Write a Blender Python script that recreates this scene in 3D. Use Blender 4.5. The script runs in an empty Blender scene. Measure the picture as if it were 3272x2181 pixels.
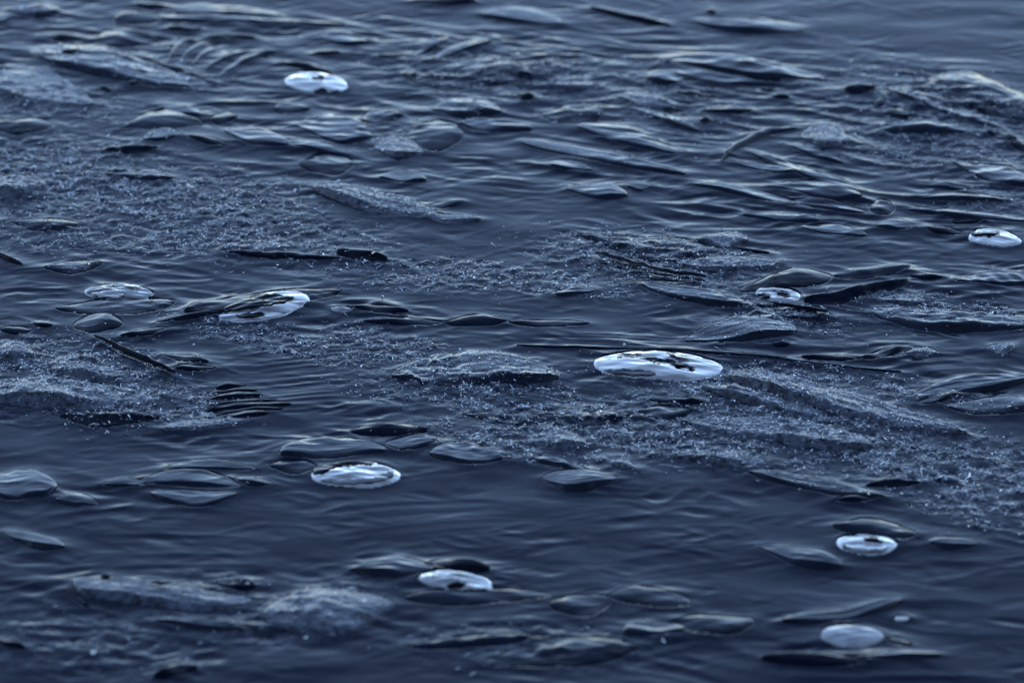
import bpy, math, random
import numpy as np
from math import radians, sin, cos, tan, pi

random.seed(7); RNG = np.random.default_rng(11)
scn = bpy.context.scene
COL = scn.collection

# ------------------------------------------------------------------ camera
W, HPX = 3272.0, 2181.0                    # photograph size: all layout figures below are in its pixels
FOCAL, SENSOR = 200.0, 36.0
FPX = FOCAL / SENSOR * W
ELEV, DIST = radians(18.0), 5.2
CAM = np.array([0.0, -DIST * cos(ELEV), DIST * sin(ELEV)])
FWD = -CAM / DIST
RIGHT = np.array([1.0, 0.0, 0.0])
UP = np.cross(RIGHT, FWD)
cd = bpy.data.cameras.new('camera'); cam = bpy.data.objects.new('camera', cd); COL.objects.link(cam)
cd.lens = FOCAL; cd.sensor_width = SENSOR; cd.clip_start = 0.1; cd.clip_end = 2000
cam.location = CAM; cam.rotation_euler = (pi / 2 - ELEV, 0, 0)
cd.dof.use_dof = True; cd.dof.focus_distance = DIST + 0.02; cd.dof.aperture_fstop = 8.0
scn.camera = cam

# ------------------------------------------------------------------ sky, sun, exposure (an unseen bank, added behind the camera, keeps the sun off the pool)
SUN_EL, SUN_AZ = radians(17), radians(180)
world = bpy.data.worlds.new('World'); scn.world = world; world.use_nodes = True
wn = world.node_tree.nodes; wl_ = world.node_tree.links
sky = wn.new('ShaderNodeTexSky'); sky.sky_type = 'NISHITA'; sky.sun_disc = False
sky.sun_elevation = SUN_EL; sky.sun_rotation = SUN_AZ
sky.air_density = 0.65; sky.dust_density = 0.08; sky.ozone_density = 3.0
tint = wn.new('ShaderNodeMix'); tint.data_type = 'RGBA'; tint.blend_type = 'MULTIPLY'; tint.inputs['Factor'].default_value = 1.0
tint.inputs['B'].default_value = (1.28, 1.05, 0.92, 1)
wl_.new(sky.outputs[0], tint.inputs['A']); wl_.new(tint.outputs['Result'], wn['Background'].inputs[0]); wn['Background'].inputs[1].default_value = 0.15
sd = bpy.data.lights.new('sun', 'SUN'); sd.energy = 1.0; sd.angle = radians(10); sd.color = (1.0, 0.98, 0.95)
so = bpy.data.objects.new('sun', sd); COL.objects.link(so)
so.rotation_euler = (pi / 2 - SUN_EL, 0, pi - SUN_AZ)
scn.view_settings.view_transform = 'Standard'; scn.view_settings.look = 'None'
scn.view_settings.exposure = 1.1; scn.view_settings.gamma = 1.0
scn.cycles.use_denoising = True
scn.cycles.max_bounces = 6

# ------------------------------------------------------------------ pixel of the photograph -> point on the level z
def ground(px, py, z=0.0):
    px = np.asarray(px, float); py = np.asarray(py, float)
    a = (px - W / 2) / FPX; b = -(py - HPX / 2) / FPX
    d = FWD + a[..., None] * RIGHT + b[..., None] * UP
    t = (z - CAM[2]) / d[..., 2]
    return CAM[0] + d[..., 0] * t, CAM[1] + d[..., 1] * t

# ------------------------------------------------------------------ materials
def mat(name):
    m = bpy.data.materials.new(name); m.use_nodes = True
    return m, m.node_tree.nodes, m.node_tree.links, m.node_tree.nodes['Principled BSDF']

def noise_bump(n, l, p, scale, strength, dist, stretch=(1, 1, 1), detail=4, prev=None, fac=None):
    tc = n.new('ShaderNodeNewGeometry'); mp = n.new('ShaderNodeMapping'); mp.inputs['Scale'].default_value = stretch
    nz = n.new('ShaderNodeTexNoise'); nz.inputs['Scale'].default_value = scale; nz.inputs['Detail'].default_value = detail
    bp = n.new('ShaderNodeBump'); bp.inputs['Strength'].default_value = strength; bp.inputs['Distance'].default_value = dist
    l.new(tc.outputs['Position'], mp.inputs[0]); l.new(mp.outputs[0], nz.inputs[0]); l.new(nz.outputs[0], bp.inputs['Height'])
    if fac is not None: l.new(fac, bp.inputs['Strength'])
    if prev is not None: l.new(prev.outputs[0], bp.inputs['Normal'])
    return bp

TAR_IOR = 1.115
def liquid_material():
    m, n, l, p = mat('dark_liquid')
    p.inputs['IOR'].default_value = TAR_IOR
    at = n.new('ShaderNodeAttribute'); at.attribute_name = 'crust'
    gp = n.new('ShaderNodeNewGeometry'); cn = n.new('ShaderNodeTexNoise'); cn.inputs['Scale'].default_value = 150; cn.inputs['Detail'].default_value = 5
    ml = n.new('ShaderNodeMath'); ml.operation = 'MULTIPLY'; cr = n.new('ShaderNodeMapRange'); cr.inputs['From Min'].default_value = 0.34; cr.inputs['From Max'].default_value = 0.62
    mx = n.new('ShaderNodeMix'); mx.data_type = 'RGBA'; mx.inputs['A'].default_value = (0.009, 0.015, 0.034, 1); mx.inputs['B'].default_value = (0.19, 0.205, 0.24, 1)
    l.new(gp.outputs['Position'], cn.inputs[0]); l.new(cn.outputs[0], cr.inputs[0]); l.new(cr.outputs[0], ml.inputs[0]); l.new(at.outputs['Fac'], ml.inputs[1])
    l.new(ml.outputs[0], mx.inputs['Factor']); l.new(mx.outputs['Result'], p.inputs['Base Color'])
    mr = n.new('ShaderNodeMapRange'); mr.inputs['To Min'].default_value = 0.10; mr.inputs['To Max'].default_value = 0.16
    l.new(at.outputs['Fac'], mr.inputs[0]); l.new(mr.outputs[0], p.inputs['Roughness'])
    b1 = noise_bump(n, l, p, 30, 0.05, 0.0010, (0.35, 1, 1), 3)
    mm = n.new('ShaderNodeMath'); mm.operation = 'MULTIPLY'; mm.inputs[1].default_value = 0.8; l.new(at.outputs['Fac'], mm.inputs[0])
    b2 = noise_bump(n, l, p, 230, 0.5, 0.0022, (0.7, 0.8, 1), 3, b1, mm.outputs[0])
    l.new(b2.outputs[0], p.inputs['Normal'])
    return m

def leaf_material(name, base, rough, crust, ior=1.27):
    m, n, l, p = mat(name)
    tc = n.new('ShaderNodeNewGeometry')
    nz = n.new('ShaderNodeTexNoise'); nz.inputs['Scale'].default_value = 45; nz.inputs['Detail'].default_value = 4
    rp = n.new('ShaderNodeValToRGB')
    rp.color_ramp.elements[0].position = 0.3; rp.color_ramp.elements[1].position = 0.72
    rp.color_ramp.elements[0].color = (*[c * (0.6 if crust < .2 else 0.12) for c in base], 1); rp.color_ramp.elements[1].color = (*[c * 1.4 for c in base], 1)
    if crust > .2: nz.inputs['Scale'].default_value = 150
    l.new(tc.outputs['Position'], nz.inputs[0]); l.new(nz.outputs[0], rp.inputs[0]); l.new(rp.outputs[0], p.inputs['Base Color'])
    p.inputs['IOR'].default_value = ior
    mr = n.new('ShaderNodeMapRange'); mr.inputs['To Min'].default_value = rough * 0.7; mr.inputs['To Max'].default_value = rough * 1.5
    l.new(nz.outputs[0], mr.inputs[0]); l.new(mr.outputs[0], p.inputs['Roughness'])
    b1 = noise_bump(n, l, p, 60, 0.10, 0.0010, (0.35, 1, 1), 3)
    b2 = noise_bump(n, l, p, 260, crust, 0.002, (0.75, 0.9, 1), 3, b1)
    l.new(b2.outputs[0], p.inputs['Normal'])
    return m

def film_material(name, met_lo, met_hi, base, scale=55, bump=0.25, stretch=(0.4, 1.4, 1), rot=0.0):
    m, n, l, p = mat(name)
    p.inputs['Base Color'].default_value = (*base, 1)
    p.inputs['Roughness'].default_value = 0.06; p.inputs['IOR'].default_value = 1.4
    tc = n.new('ShaderNodeNewGeometry'); mp = n.new('ShaderNodeMapping'); mp.inputs['Scale'].default_value = stretch; mp.inputs['Rotation'].default_value = (0, 0, rot)
    nz = n.new('ShaderNodeTexNoise'); nz.inputs['Scale'].default_value = scale; nz.inputs['Detail'].default_value = 3
    nz.inputs['Distortion'].default_value = 0.6
    mr = n.new('ShaderNodeMapRange'); mr.inputs['From Min'].default_value = 0.42; mr.inputs['From Max'].default_value = 0.56
    mr.inputs['To Min'].default_value = met_lo; mr.inputs['To Max'].default_value = met_hi
    bp = n.new('ShaderNodeBump'); bp.inputs['Strength'].default_value = bump; bp.inputs['Distance'].default_value = 0.0015
    l.new(tc.outputs['Position'], mp.inputs[0]); l.new(mp.outputs[0], nz.inputs[0]); l.new(nz.outputs[0], mr.inputs[0])
    bm = n.new('ShaderNodeMix'); bm.data_type = 'RGBA'; bm.inputs['A'].default_value = (0.02, 0.028, 0.045, 1); bm.inputs['B'].default_value = (*base, 1)  # noise streaks from dark to pale imitate reflections in the film
    l.new(mr.outputs[0], bm.inputs['Factor']); l.new(bm.outputs['Result'], p.inputs['Base Color'])
    l.new(mr.outputs[0], p.inputs['Metallic']); l.new(nz.outputs[0], bp.inputs['Height']); l.new(bp.outputs[0], p.inputs['Normal'])
    return m

def fuzz_material():
    m, n, l, p = mat('pale_fuzz')
    oi = n.new('ShaderNodeNewGeometry')
    rp = n.new('ShaderNodeValToRGB')
    rp.color_ramp.elements[0].color = (0.03, 0.04, 0.06, 1); rp.color_ramp.elements[1].color = (1.0, 1.0, 1.0, 1)
    rp.color_ramp.elements[0].position = 0.1; rp.color_ramp.elements[1].position = 0.8
    l.new(oi.outputs['Random Per Island'], rp.inputs[0]); l.new(rp.outputs[0], p.inputs['Base Color'])
    p.inputs['Roughness'].default_value = 0.12; p.inputs['IOR'].default_value = 1.6; p.inputs['Metallic'].default_value = 0.8
    return m

M = {
    'liquid': liquid_material(),
    'leaf': leaf_material('wet_leaf', (0.011, 0.017, 0.034), 0.11, 0.06),
    'sunken': leaf_material('sunken_leaf', (0.009, 0.015, 0.032), 0.10, 0.05, 1.15),
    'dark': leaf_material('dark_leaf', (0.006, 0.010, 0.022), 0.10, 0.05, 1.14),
    'crust': leaf_material('crusted_leaf', (0.15, 0.165, 0.20), 0.16, 0.32),
    'film': film_material('bubble_film', 0.55, 1.0, (1.0, 0.95, 0.87), 70, 0.35, (0.28, 0.9, 1)),
    'film_white': film_material('white_film', 0.7, 1.0, (1.0, 0.95, 0.87), 55, 0.3, (0.3, 1.0, 1)),
    'film_band': film_material('banded_film', 0.25, 1.0, (1.0, 0.95, 0.87), 60, 0.3, (0.15, 2.0, 1), radians(-32)),
    'film_clear': film_material('clear_film', 0.04, 0.45, (0.95, 0.92, 0.86)),
    'film_cloudy': film_material('cloudy_film', 0.26, 0.44, (0.95, 0.92, 0.86), 40, 0.15, (1, 1, 1)),
    'rim': film_material('bubble_rim', 0.6, 0.9, (0.95, 0.92, 0.86)),
    'fuzz': fuzz_material(),
}

# ------------------------------------------------------------------ mesh helpers
def mesh_obj(name, V, F, material, parent=None, smooth=True):
    me = bpy.data.meshes.new(name)
    V = np.asarray(V, np.float32); F = np.asarray(F, np.int32)
    nf, k = F.shape
    me.vertices.add(len(V)); me.vertices.foreach_set('co', V.ravel())
    me.loops.add(nf * k); me.loops.foreach_set('vertex_index', F.ravel())
    me.polygons.add(nf); me.polygons.foreach_set('loop_start', np.arange(0, nf * k, k, dtype=np.int32))
    me.update(calc_edges=True)
    me.polygons.foreach_set('use_smooth', np.full(nf, smooth))
    me.materials.append(material)
    o = bpy.data.objects.new(name, me); COL.objects.link(o)
    if parent is not None: o.parent = parent
    return o

def tag(o, label=None, cat=None, group=None, kind=None):
    if label: o['label'] = label
    if cat: o['category'] = cat
    if group: o['group'] = group
    if kind: o['kind'] = kind
    return o

def grid_faces(nr, nc, wrap=False):
    c = nc if wrap else nc - 1
    i = np.arange(nr - 1)[:, None]; j = np.arange(c)[None, :]
    a = i * nc + j; b = i * nc + (j + 1) % nc
    return np.stack([a, b, b + nc, a + nc], -1).reshape(-1, 4)

def sstep(a, b, x):
    t = np.clip((x - a) / (b - a), 0, 1); return t * t * (3 - 2 * t)

# ------------------------------------------------------------------ the liquid's height field (metres, world x,y)
X0, X1, NX = -0.63, 0.63, 960
Y0, Y1, NY = -0.98, 1.40, 850
gx = np.linspace(X0, X1, NX); gy = np.linspace(Y0, Y1, NY)
DX, DY = gx[1] - gx[0], gy[1] - gy[0]
GX, GY = np.meshgrid(gx, gy)

def spectral(lx, ly, seed, band=0.55, rot=0.0):
    r = np.random.default_rng(seed)
    n = r.standard_normal((NY, NX))
    kx = np.fft.rfftfreq(NX, DX)[None, :]; ky = np.fft.fftfreq(NY, DY)[:, None]
    c_, s_ = cos(radians(rot)), sin(radians(rot))
    k = np.sqrt(((kx * c_ + ky * s_) * lx) ** 2 + ((ky * c_ - kx * s_) * ly) ** 2)
    f = np.exp(-((np.log(np.maximum(k, 1e-6))) ** 2) / (2 * band ** 2))
    a = np.fft.irfft2(np.fft.rfft2(n) * f, s=(NY, NX))
    return a / a.std()

def blob(px, py, rx, ry, ang=0.0, p=2.0):
    """soft ellipse laid on the level: centre and radii read in the photograph, kept as world x,y"""
    x, y = ground(px, py); xr, _ = ground(px + rx, py); _, yt = ground(px, py - ry); _, yb = ground(px, py + ry)
    ax = abs(xr - x); ay = abs(yt - yb) / 2
    dx = (GX - x) / ax; dy = (GY - y) / ay
    if ang:
        slope = tan(radians(ang)); dy = (GY - y + (GX - x) * slope / sin(ELEV)) / ay
    return np.exp(-(np.abs(dx) ** p + np.abs(dy) ** p))

ripple_amp = 0.55 + 0.45 * np.clip(spectral(0.30, 0.30, 3), -1, 1.5)
for b, k in (((2950, 120, 520, 170), 0.75), ((1750, 1640, 900, 130), 0.35), ((3050, 1950, 400, 170), 0.6), ((1350, 900, 300, 60), 0.3)):
    ripple_amp = ripple_amp * (1 - k * blob(*b))
warp = spectral(0.25, 0.2, 5)
H = 0.00006 * spectral(0.060, 0.036, 1) * ripple_amp + 0.000022 * spectral(0.026, 0.013, 2) * ripple_amp
# thin sharp-crested wrinkles in the skin of the liquid, here and there
for sd_, lx_, ly_, rt_, A_ in ((31, 0.15, 0.058, -34, 0.00050), (32, 0.12, 0.050, 32, 0.00044), (33, 0.08, 0.036, -20, 0.00013)):
    nn = spectral(lx_, ly_, sd_, 0.5, rt_); mk = sstep(0.1, 1.1, spectral(0.14, 0.09, sd_ + 10))
    H += A_ * (0.8 - np.sqrt(nn * nn + 0.012)) * mk * (0.35 + 0.65 * ripple_amp)
H += 0.00028 * spectral(0.20, 0.16, 4)
fine = spectral(0.040, 0.0085, 6, 0.35)
fm = blob(1000, 1200, 420, 120) + 0.8 * blob(250, 920, 260, 60) + 0.9 * blob(2150, 1080, 500, 40) + 0.7 * blob(2950, 900, 330, 60) + 0.5 * blob(1750, 1650, 700, 90)
H += 0.00005 * fine * np.clip(fm, 0, 1)

clutter = np.zeros_like(H)
for cx, cy, rx, ry, ang, w in ((500, 150, 700, 170, 4, .8), (1500, 250, 700, 200, 2, 1), (2500, 350, 600, 200, 8, 1), (3050, 450, 320, 220, 8, 1), (1700, 560, 500, 90, 2, .7),
                               (2700, 700, 600, 120, 2, 1), (1000, 520, 500, 90, 2, .6), (500, 900, 500, 110, 0, .6), (2800, 950, 500, 120, 0, .8), (1300, 1040, 500, 60, 2, .7),
                               (2500, 1130, 700, 60, 2, .7), (350, 1600, 350, 100, 0, .5), (1000, 1950, 1100, 170, 0, .6), (2100, 2050, 700, 110, 0, .5), (1700, 1350, 900, 150, 2, .5)):
    clutter = np.maximum(clutter, w * blob(cx, cy, rx, ry, ang, 2.6))
ra = spectral(0.19, 0.075, 21, 0.45, -26); rb = spectral(0.11, 0.055, 22, 0.45, 24); rc = spectral(0.05, 0.017, 23, 0.45, -14)
H += clutter * (0.0010 * (0.7 - np.sqrt(ra * ra + .012)) + 0.0004 * (0.7 - np.sqrt(rb * rb + .012)) + 0.00005 * rc)

# folds: long thin ridges in the skin of the liquid, singly and in families
def fold(x0, y0, x1, y1, bow, amp, wid):
    n = 15; u = np.linspace(0, 1, n)
    fx, fy = ground(x0 + (x1 - x0) * u, y0 + (y1 - y0) * u - bow * 4 * u * (1 - u))
    pad = 3 * wid
    i0, i1 = np.searchsorted(gx, [fx.min() - pad, fx.max() + pad]); j0, j1 = np.searchsorted(gy, [fy.min() - pad, fy.max() + pad])
    if i1 - i0 < 3 or j1 - j0 < 3: return
    PX = GX[j0:j1, i0:i1]; PY = GY[j0:j1, i0:i1]
    best = np.full(PX.shape, 1e9); side = np.zeros(PX.shape); tt = np.zeros(PX.shape)
    for a in range(n - 1):
        ex, ey = fx[a + 1] - fx[a], fy[a + 1] - fy[a]; L = ex * ex + ey * ey + 1e-14
        t = np.clip(((PX - fx[a]) * ex + (PY - fy[a]) * ey) / L, 0, 1)
        dx, dy = PX - fx[a] - t * ex, PY - fy[a] - t * ey
        d2 = dx * dx + dy * dy; c = d2 < best
        best[c] = d2[c]; side[c] = dy[c]; tt[c] = ((a + t) / (n - 1))[c]
    d = np.sqrt(best); w = np.where(side > 0, wid * 1.3, wid * 0.6)       # steep on the near side, long behind
    H[j0:j1, i0:i1] += amp * np.exp(-(d / w) ** 1.5) * np.sin(pi * np.clip(tt, 0, 1)) ** 0.6

FR = np.random.default_rng(77)
def family(n, a, b, c, d, bow, amp, wid, jit=0.12):
    '''n folds swept from the line a-b to the line c-d'''
    for k in range(n):
        u = (k + FR.uniform(-0.3, 0.3)) / max(n - 1, 1); J = lambda v: v + FR.normal(0, 1) * jit * 60
        s0, s1 = FR.uniform(0, 0.25), FR.uniform(0.75, 1)
        p0 = [a[i] + (c[i] - a[i]) * u for i in (0, 1)]; p1 = [b[i] + (d[i] - b[i]) * u for i in (0, 1)]
        q0 = [p0[i] + (p1[i] - p0[i]) * s0 for i in (0, 1)]; q1 = [p0[i] + (p1[i] - p0[i]) * s1 for i in (0, 1)]
        fold(q0[0], q0[1] + FR.normal(0, 2), q1[0], q1[1] + FR.normal(0, 2), bow * FR.uniform(0.5, 1.4), amp * FR.uniform(0.5, 1.3), wid * FR.uniform(0.7, 1.3))
family(7, (520, 190), (580, 110), (690, 270), (900, 160), 12, .0016, .010)          # upper left fan
family(5, (500, 25), (930, 45), (520, 90), (920, 105), 2, .0012, .012)
family(7, (1080, 950), (1330, 985), (1100, 1030), (1420, 1050), 6, .0011, .007)      # right of the banded bubble
family(7, (520, 1010), (800, 940), (380, 1110), (760, 1040), 10, .0012, .007)        # left of the banded bubble
family(16, (720, 1110), (1280, 1060), (760, 1330), (1180, 1290), 4, .00055, .0045)   # fine streaks
family(10, (2380, 480), (2680, 510), (2420, 650), (2760, 660), 5, .0011, .009)       # leaf fan, right
family(6, (1830, 400), (2110, 440), (1900, 470), (2220, 500), 4, .0011, .009)
family(9, (2890, 575), (3290, 590), (2870, 730), (3290, 740), 2, .0011, .009)        # stack, right edge
family(9, (1640, 1060), (2300, 1085), (1700, 1130), (2900, 1190), 2, .0007, .005)    # behind the largest bubble
family(7, (2700, 1110), (3000, 1095), (2900, 1260), (3290, 1200), 8, .0010, .007)
family(8, (2650, 880), (2950, 850), (3000, 960), (3290, 930), 3, .0009, .008)
family(6, (0, 860), (260, 850), (0, 970), (240, 965), 1, .0007, .006)
family(8, (1300, 140), (1700, 100), (1500, 260), (2100, 200), 8, .0014, .013)        # upper centre
family(7, (1900, 120), (2300, 100), (2050, 260), (2700, 270), 3, .0013, .013)
family(6, (2750, 180), (3200, 200), (2850, 330), (3290, 400), -4, .0012, .013)
family(6, (600, 340), (1000, 350), (650, 520), (1200, 540), 8, .0013, .012)
family(6, (0, 90), (400, 110), (50, 240), (500, 250), 5, .0013, .013)
family(6, (1350, 480), (1700, 500), (1400, 600), (1800, 640), 3, .0009, .012)
family(5, (2050, 560), (2400, 600), (2100, 720), (2450, 740), 3, .0009, .011)
family(10, (900, 1640), (1700, 1580), (1200, 1790), (1950, 1720), 6, .00045, .009)   # faint, lower centre
family(8, (250, 1620), (800, 1640), (300, 1830), (900, 1830), 4, .0005, .009)
family(8, (1800, 1640), (2300, 1620), (1900, 1880), (2500, 1800), 6, .0004, .009)
family(9, (0, 1760), (260, 1800), (0, 2150), (560, 2130), 8, .0010, .014)            # bottom left
family(6, (560, 1960), (900, 1990), (600, 2150), (1200, 2120), 8, .0009, .014)
family(7, (1250, 1930), (1700, 1900), (1300, 2120), (2050, 2060), 14, .0010, .014)   # bottom centre
family(5, (1950, 1880), (2250, 1900), (2000, 2060), (2400, 2020), 12, .0009, .013)
family(6, (2300, 2070), (2900, 2060), (2350, 2170), (3250, 2160), 10, .0009, .014)
family(5, (2850, 1800), (3250, 1820), (2950, 2030), (3260, 2060), 8, .0005, .012)
family(6, (200, 1400), (900, 1370), (300, 1480), (900, 1460), 4, .0006, .008)
family(6, (1600, 1480), (2100, 1500), (1700, 1580), (2200, 1590), 3, .0005, .008)

# crusted areas of the surface: (cx, cy, rx, ry, slant, weight)
CRUST = [
    (150, 560, 330, 120, 4, 1.0), (560, 640, 420, 90, 6, 0.9), (760, 760, 420, 70, 2, 0.75), (250, 760, 260, 45, 0, 0.6),
    (150, 330, 330, 60, 12, 0.45), (500, 230, 300, 50, 10, 0.35), (1500, 880, 420, 50, 2, 0.7), (2080, 830, 330, 75, 6, 0.85),
    (1800, 905, 300, 40, 4, 0.6), (250, 1210, 330, 110, 8, 1.0), (560, 1290, 200, 55, 2, 0.8), (900, 1090, 330, 45, 12, 0.75),
    (1300, 1130, 240, 60, 14, 0.7), (1500, 1240, 330, 60, 4, 0.8), (1750, 1330, 320, 70, 2, 0.8), (1700, 1420, 330, 60, 6, 0.75),
    (2150, 1400, 420, 75, 6, 1.0), (2550, 1330, 470, 85, 12, 1.0), (2850, 1440, 520, 110, 12, 1.0), (3150, 1560, 260, 110, 10, 0.9),
    (2700, 1215, 330, 35, 8, 0.7), (3000, 350, 300, 130, 14, 0.55), (3000, 470, 330, 80, 6, 0.55), (1650, 240, 420, 70, 2, 0.5),
    (2150, 330, 240, 90, 12, 0.4), (1250, 430, 150, 60, 0, 0.4), (2500, 1010, 200, 50, 10, 0.6), (3080, 1010, 250, 40, 2, 0.65),
    (950, 1960, 240, 90, -10, 0.6), (300, 2060, 360, 110, 4, 0.35), (1700, 2060, 420, 70, 2, 0.4), (720, 1870, 160, 40, 4, 0.5),
    (2900, 960, 260, 30, 4, 0.5), (3150, 640, 160, 40, 2, 0.35),
]
crust = np.zeros_like(H)
for cx, cy, rx, ry, ang, w in CRUST:
    crust = np.maximum(crust, w * blob(cx, cy, rx, ry, ang, 2.6))
patchy = sstep(-0.9, 0.8, spectral(0.06, 0.05, 8) + 0.5 * spectral(0.02, 0.02, 9))
crust = np.clip(crust * (0.25 + 0.95 * patchy), 0, 1)
rough = spectral(0.0062, 0.0085, 10, 0.4); rough = np.maximum(rough, -0.6)
H += crust * (0.00036 * rough + 0.0009 * spectral(0.03, 0.035, 12))
H0 = H.copy()

def sample(A, x, y):
    fx = np.clip((x - X0) / DX, 0, NX - 1.001); fy = np.clip((y - Y0) / DY, 0, NY - 1.001)
    i = fx.astype(int); j = fy.astype(int); u = fx - i; v = fy - j
    return (A[j, i] * (1 - u) * (1 - v) + A[j, i + 1] * u * (1 - v) + A[j + 1, i] * (1 - u) * v + A[j + 1, i + 1] * u * v)

def meniscus(ox, oy, m, lam, dip=0.003, inner=0.003):
    """surface climbs against an outline and runs under the thing inside it"""
    global H
    pad = 6 * lam
    i0, i1 = np.searchsorted(gx, [ox.min() - pad, ox.max() + pad]); j0, j1 = np.searchsorted(gy, [oy.min() - pad, oy.max() + pad])
    if i1 - i0 < 2 or j1 - j0 < 2: return
    PX = GX[j0:j1, i0:i1]; PY = GY[j0:j1, i0:i1]
    d2 = np.full(PX.shape, 1e9); ins = np.zeros(PX.shape, bool)
    n = len(ox)
    for a in range(n):
        b = (a + 1) % n
        ax, ay, bx, by = ox[a], oy[a], ox[b], oy[b]
        ex, ey = bx - ax, by - ay; L = ex * ex + ey * ey + 1e-14
        t = np.clip(((PX - ax) * ex + (PY - ay) * ey) / L, 0, 1)
        d2 = np.minimum(d2, (PX - ax - t * ex) ** 2 + (PY - ay - t * ey) ** 2)
        c = (ay > PY) != (by > PY)
        ins ^= c & (PX < (bx - ax) * (PY - ay) / (by - ay + 1e-14) + ax)
    d = np.sqrt(d2)
    H[j0:j1, i0:i1] += np.where(ins, m * np.exp(-d / inner) - dip * (1 - np.exp(-d / inner)), m * np.exp(-d / lam))

# ------------------------------------------------------------------ leaves, blades, twigs
ALL_FUZZ = []                      # (points, normals-free density) gathered for surface fuzz

def leaf_mesh(x0, y0, x1, y1, wu, wl, h, kind='plate', bow=0.0, q=0.68, p=1.0, wob=0.045, ribs=0, ribamp=0.0005, front=0.16, seed=0, men=0.0017, lift=0.0, path=None, dome_p=0.75):
    r = np.random.default_rng(seed + 1000)
    L = math.hypot(x1 - x0, y1 - y0)
    if p == 1.0: p = r.uniform(0.78, 1.3)
    if bow == 0.0: bow = r.uniform(-0.3, 0.3) * (wu + wl) * 0.5
    q = q * r.uniform(0.85, 1.3)
    ns = int(np.clip(L / 5, 22, 84)); nt = int(np.clip((wu + wl) / 1.8, 16, 46))
    s = (1 - np.cos(np.linspace(0, pi, ns))) / 2
    sh = np.power(np.clip(np.sin(pi * s ** p), 0, 1), q)
    def wobble(f):
        return 1 + wob * sum(np.sin(2 * pi * f * k * s + r.uniform(0, 6.28)) / k ** 0.7 for k in (1, 2.3, 4.1))
    if path is None:
        cx = x0 + (x1 - x0) * s; cy = y0 + (y1 - y0) * s - bow * 4 * s * (1 - s)
    else:
        pts = np.array([(x0, y0), *path, (x1, y1)], float); u = np.linspace(0, 1, len(pts))
        cx = np.interp(s, u, pts[:, 0]); cy = np.interp(s, u, pts[:, 1])
        ker = np.ones(7) / 7
        cx[3:-3] = np.convolve(cx, ker, 'valid'); cy[3:-3] = np.convolve(cy, ker, 'valid')
    cy = cy + min(wu, wl) * 0.12 * wob / 0.045 * np.sin(2 * pi * 1.3 * s + r.uniform(0, 6.28)) * sh
    tx, ty = ground(cx, cy - np.maximum(wu * sh * wobble(1.2), 0.6))
    bx, by = ground(cx, cy + np.maximum(wl * sh * wobble(1.5), 0.6))
    t = np.concatenate([np.linspace(-1, -1 + 2.2 * front, nt // 3, endpoint=False), np.linspace(-1 + 2.2 * front, 1, nt - nt // 3)])
    T, S = np.meshgrid(t, s, indexing='ij')
    k = (T + 1) / 2
    x = bx[None, :] * (1 - k) + tx[None, :] * k; y = by[None, :] * (1 - k) + ty[None, :] * k
    e = np.power(sh, 0.45)[None, :]
    if kind == 'plate':
        z = h * sstep(-1.02, -1 + front, T) * (1 - 0.28 * k) * (1 - 0.65 * sstep(0.72, 1.05, T))
    elif kind == 'dome':
        z = h * np.power(np.clip(1 - T * T, 0, 1), dome_p)
    elif kind == 'slab':
        z = h * np.where(T < 0.35, sstep(-1.05, 0.35, T), 1 - 0.9 * sstep(0.2, 1.1, T))
    else:
        z = h * np.sqrt(np.clip(1 - T * T, 0, 1))
    env = np.clip(0.72 + 0.42 * np.sin(2 * pi * r.uniform(0.5, 0.95) * s + r.uniform(0, 6.28)), 0.3, 1.15)
    z = z * e * (env[None, :] if kind in ('plate', 'dome') and wu + wl > 16 else 1.0)
    # lengthwise veins and broad buckling
    ph = r.uniform(0, 6.28, 4); body = np.clip(1 - np.abs(T), 0, 1) ** 0.3 * e
    if kind != 'tube':
        z += body * h * 0.016 * (np.sin(T * 9 + S * 2.5 + ph[0]) + 0.7 * np.sin(T * 19 - S * 3 + ph[1]))
        z += body * h * 0.05 * np.sin(S * 2 * pi * 1.3 + T * 1.0 + ph[2]) + body * h * 0.02 * np.sin(S * 2 * pi * 3.7 - T * 1.2 + ph[3])
    if kind in ('plate', 'slab', 'dome') and wu + wl > 20:
        for _ in range(int(r.integers(2, 5))):
            c0, c1, c2 = r.uniform(-0.55, 0.75), r.uniform(-0.5, 0.5), r.uniform(0.08, 0.2)
            dd = T - c0 - c1 * (S - 0.5) - 0.1 * np.sin(S * 5 + c0 * 9)
            z += body * h * r.uniform(0.05, 0.12) * np.exp(-np.abs(dd) / c2) * sstep(0, 0.3, S - r.uniform(-0.2, 0.3)) * (1 - sstep(0.7, 1.0, S + r.uniform(-0.3, 0.2)))
    if ribs:
        z += body * ribamp * np.sin(2 * pi * ribs * (S + 0.10 * T))
    edge = np.maximum(np.abs(T), 0)
    z = z - 0.0003 * sstep(0.9, 1.0, edge) - 0.0006 * sstep(-0.9, -1.0, T)
    z = z + sample(H0, x, y) + lift + men
    V = np.stack([x, y, z], -1).reshape(-1, 3); F = grid_faces(nt, ns)
    if men:
        ox = np.concatenate([bx, tx[::-1][1:-1]]); oy = np.concatenate([by, ty[::-1][1:-1]])
        kk = max(1, len(ox) // 60)
        meniscus(ox[::kk], oy[::kk], men, 0.010)
    return V, F

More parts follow.
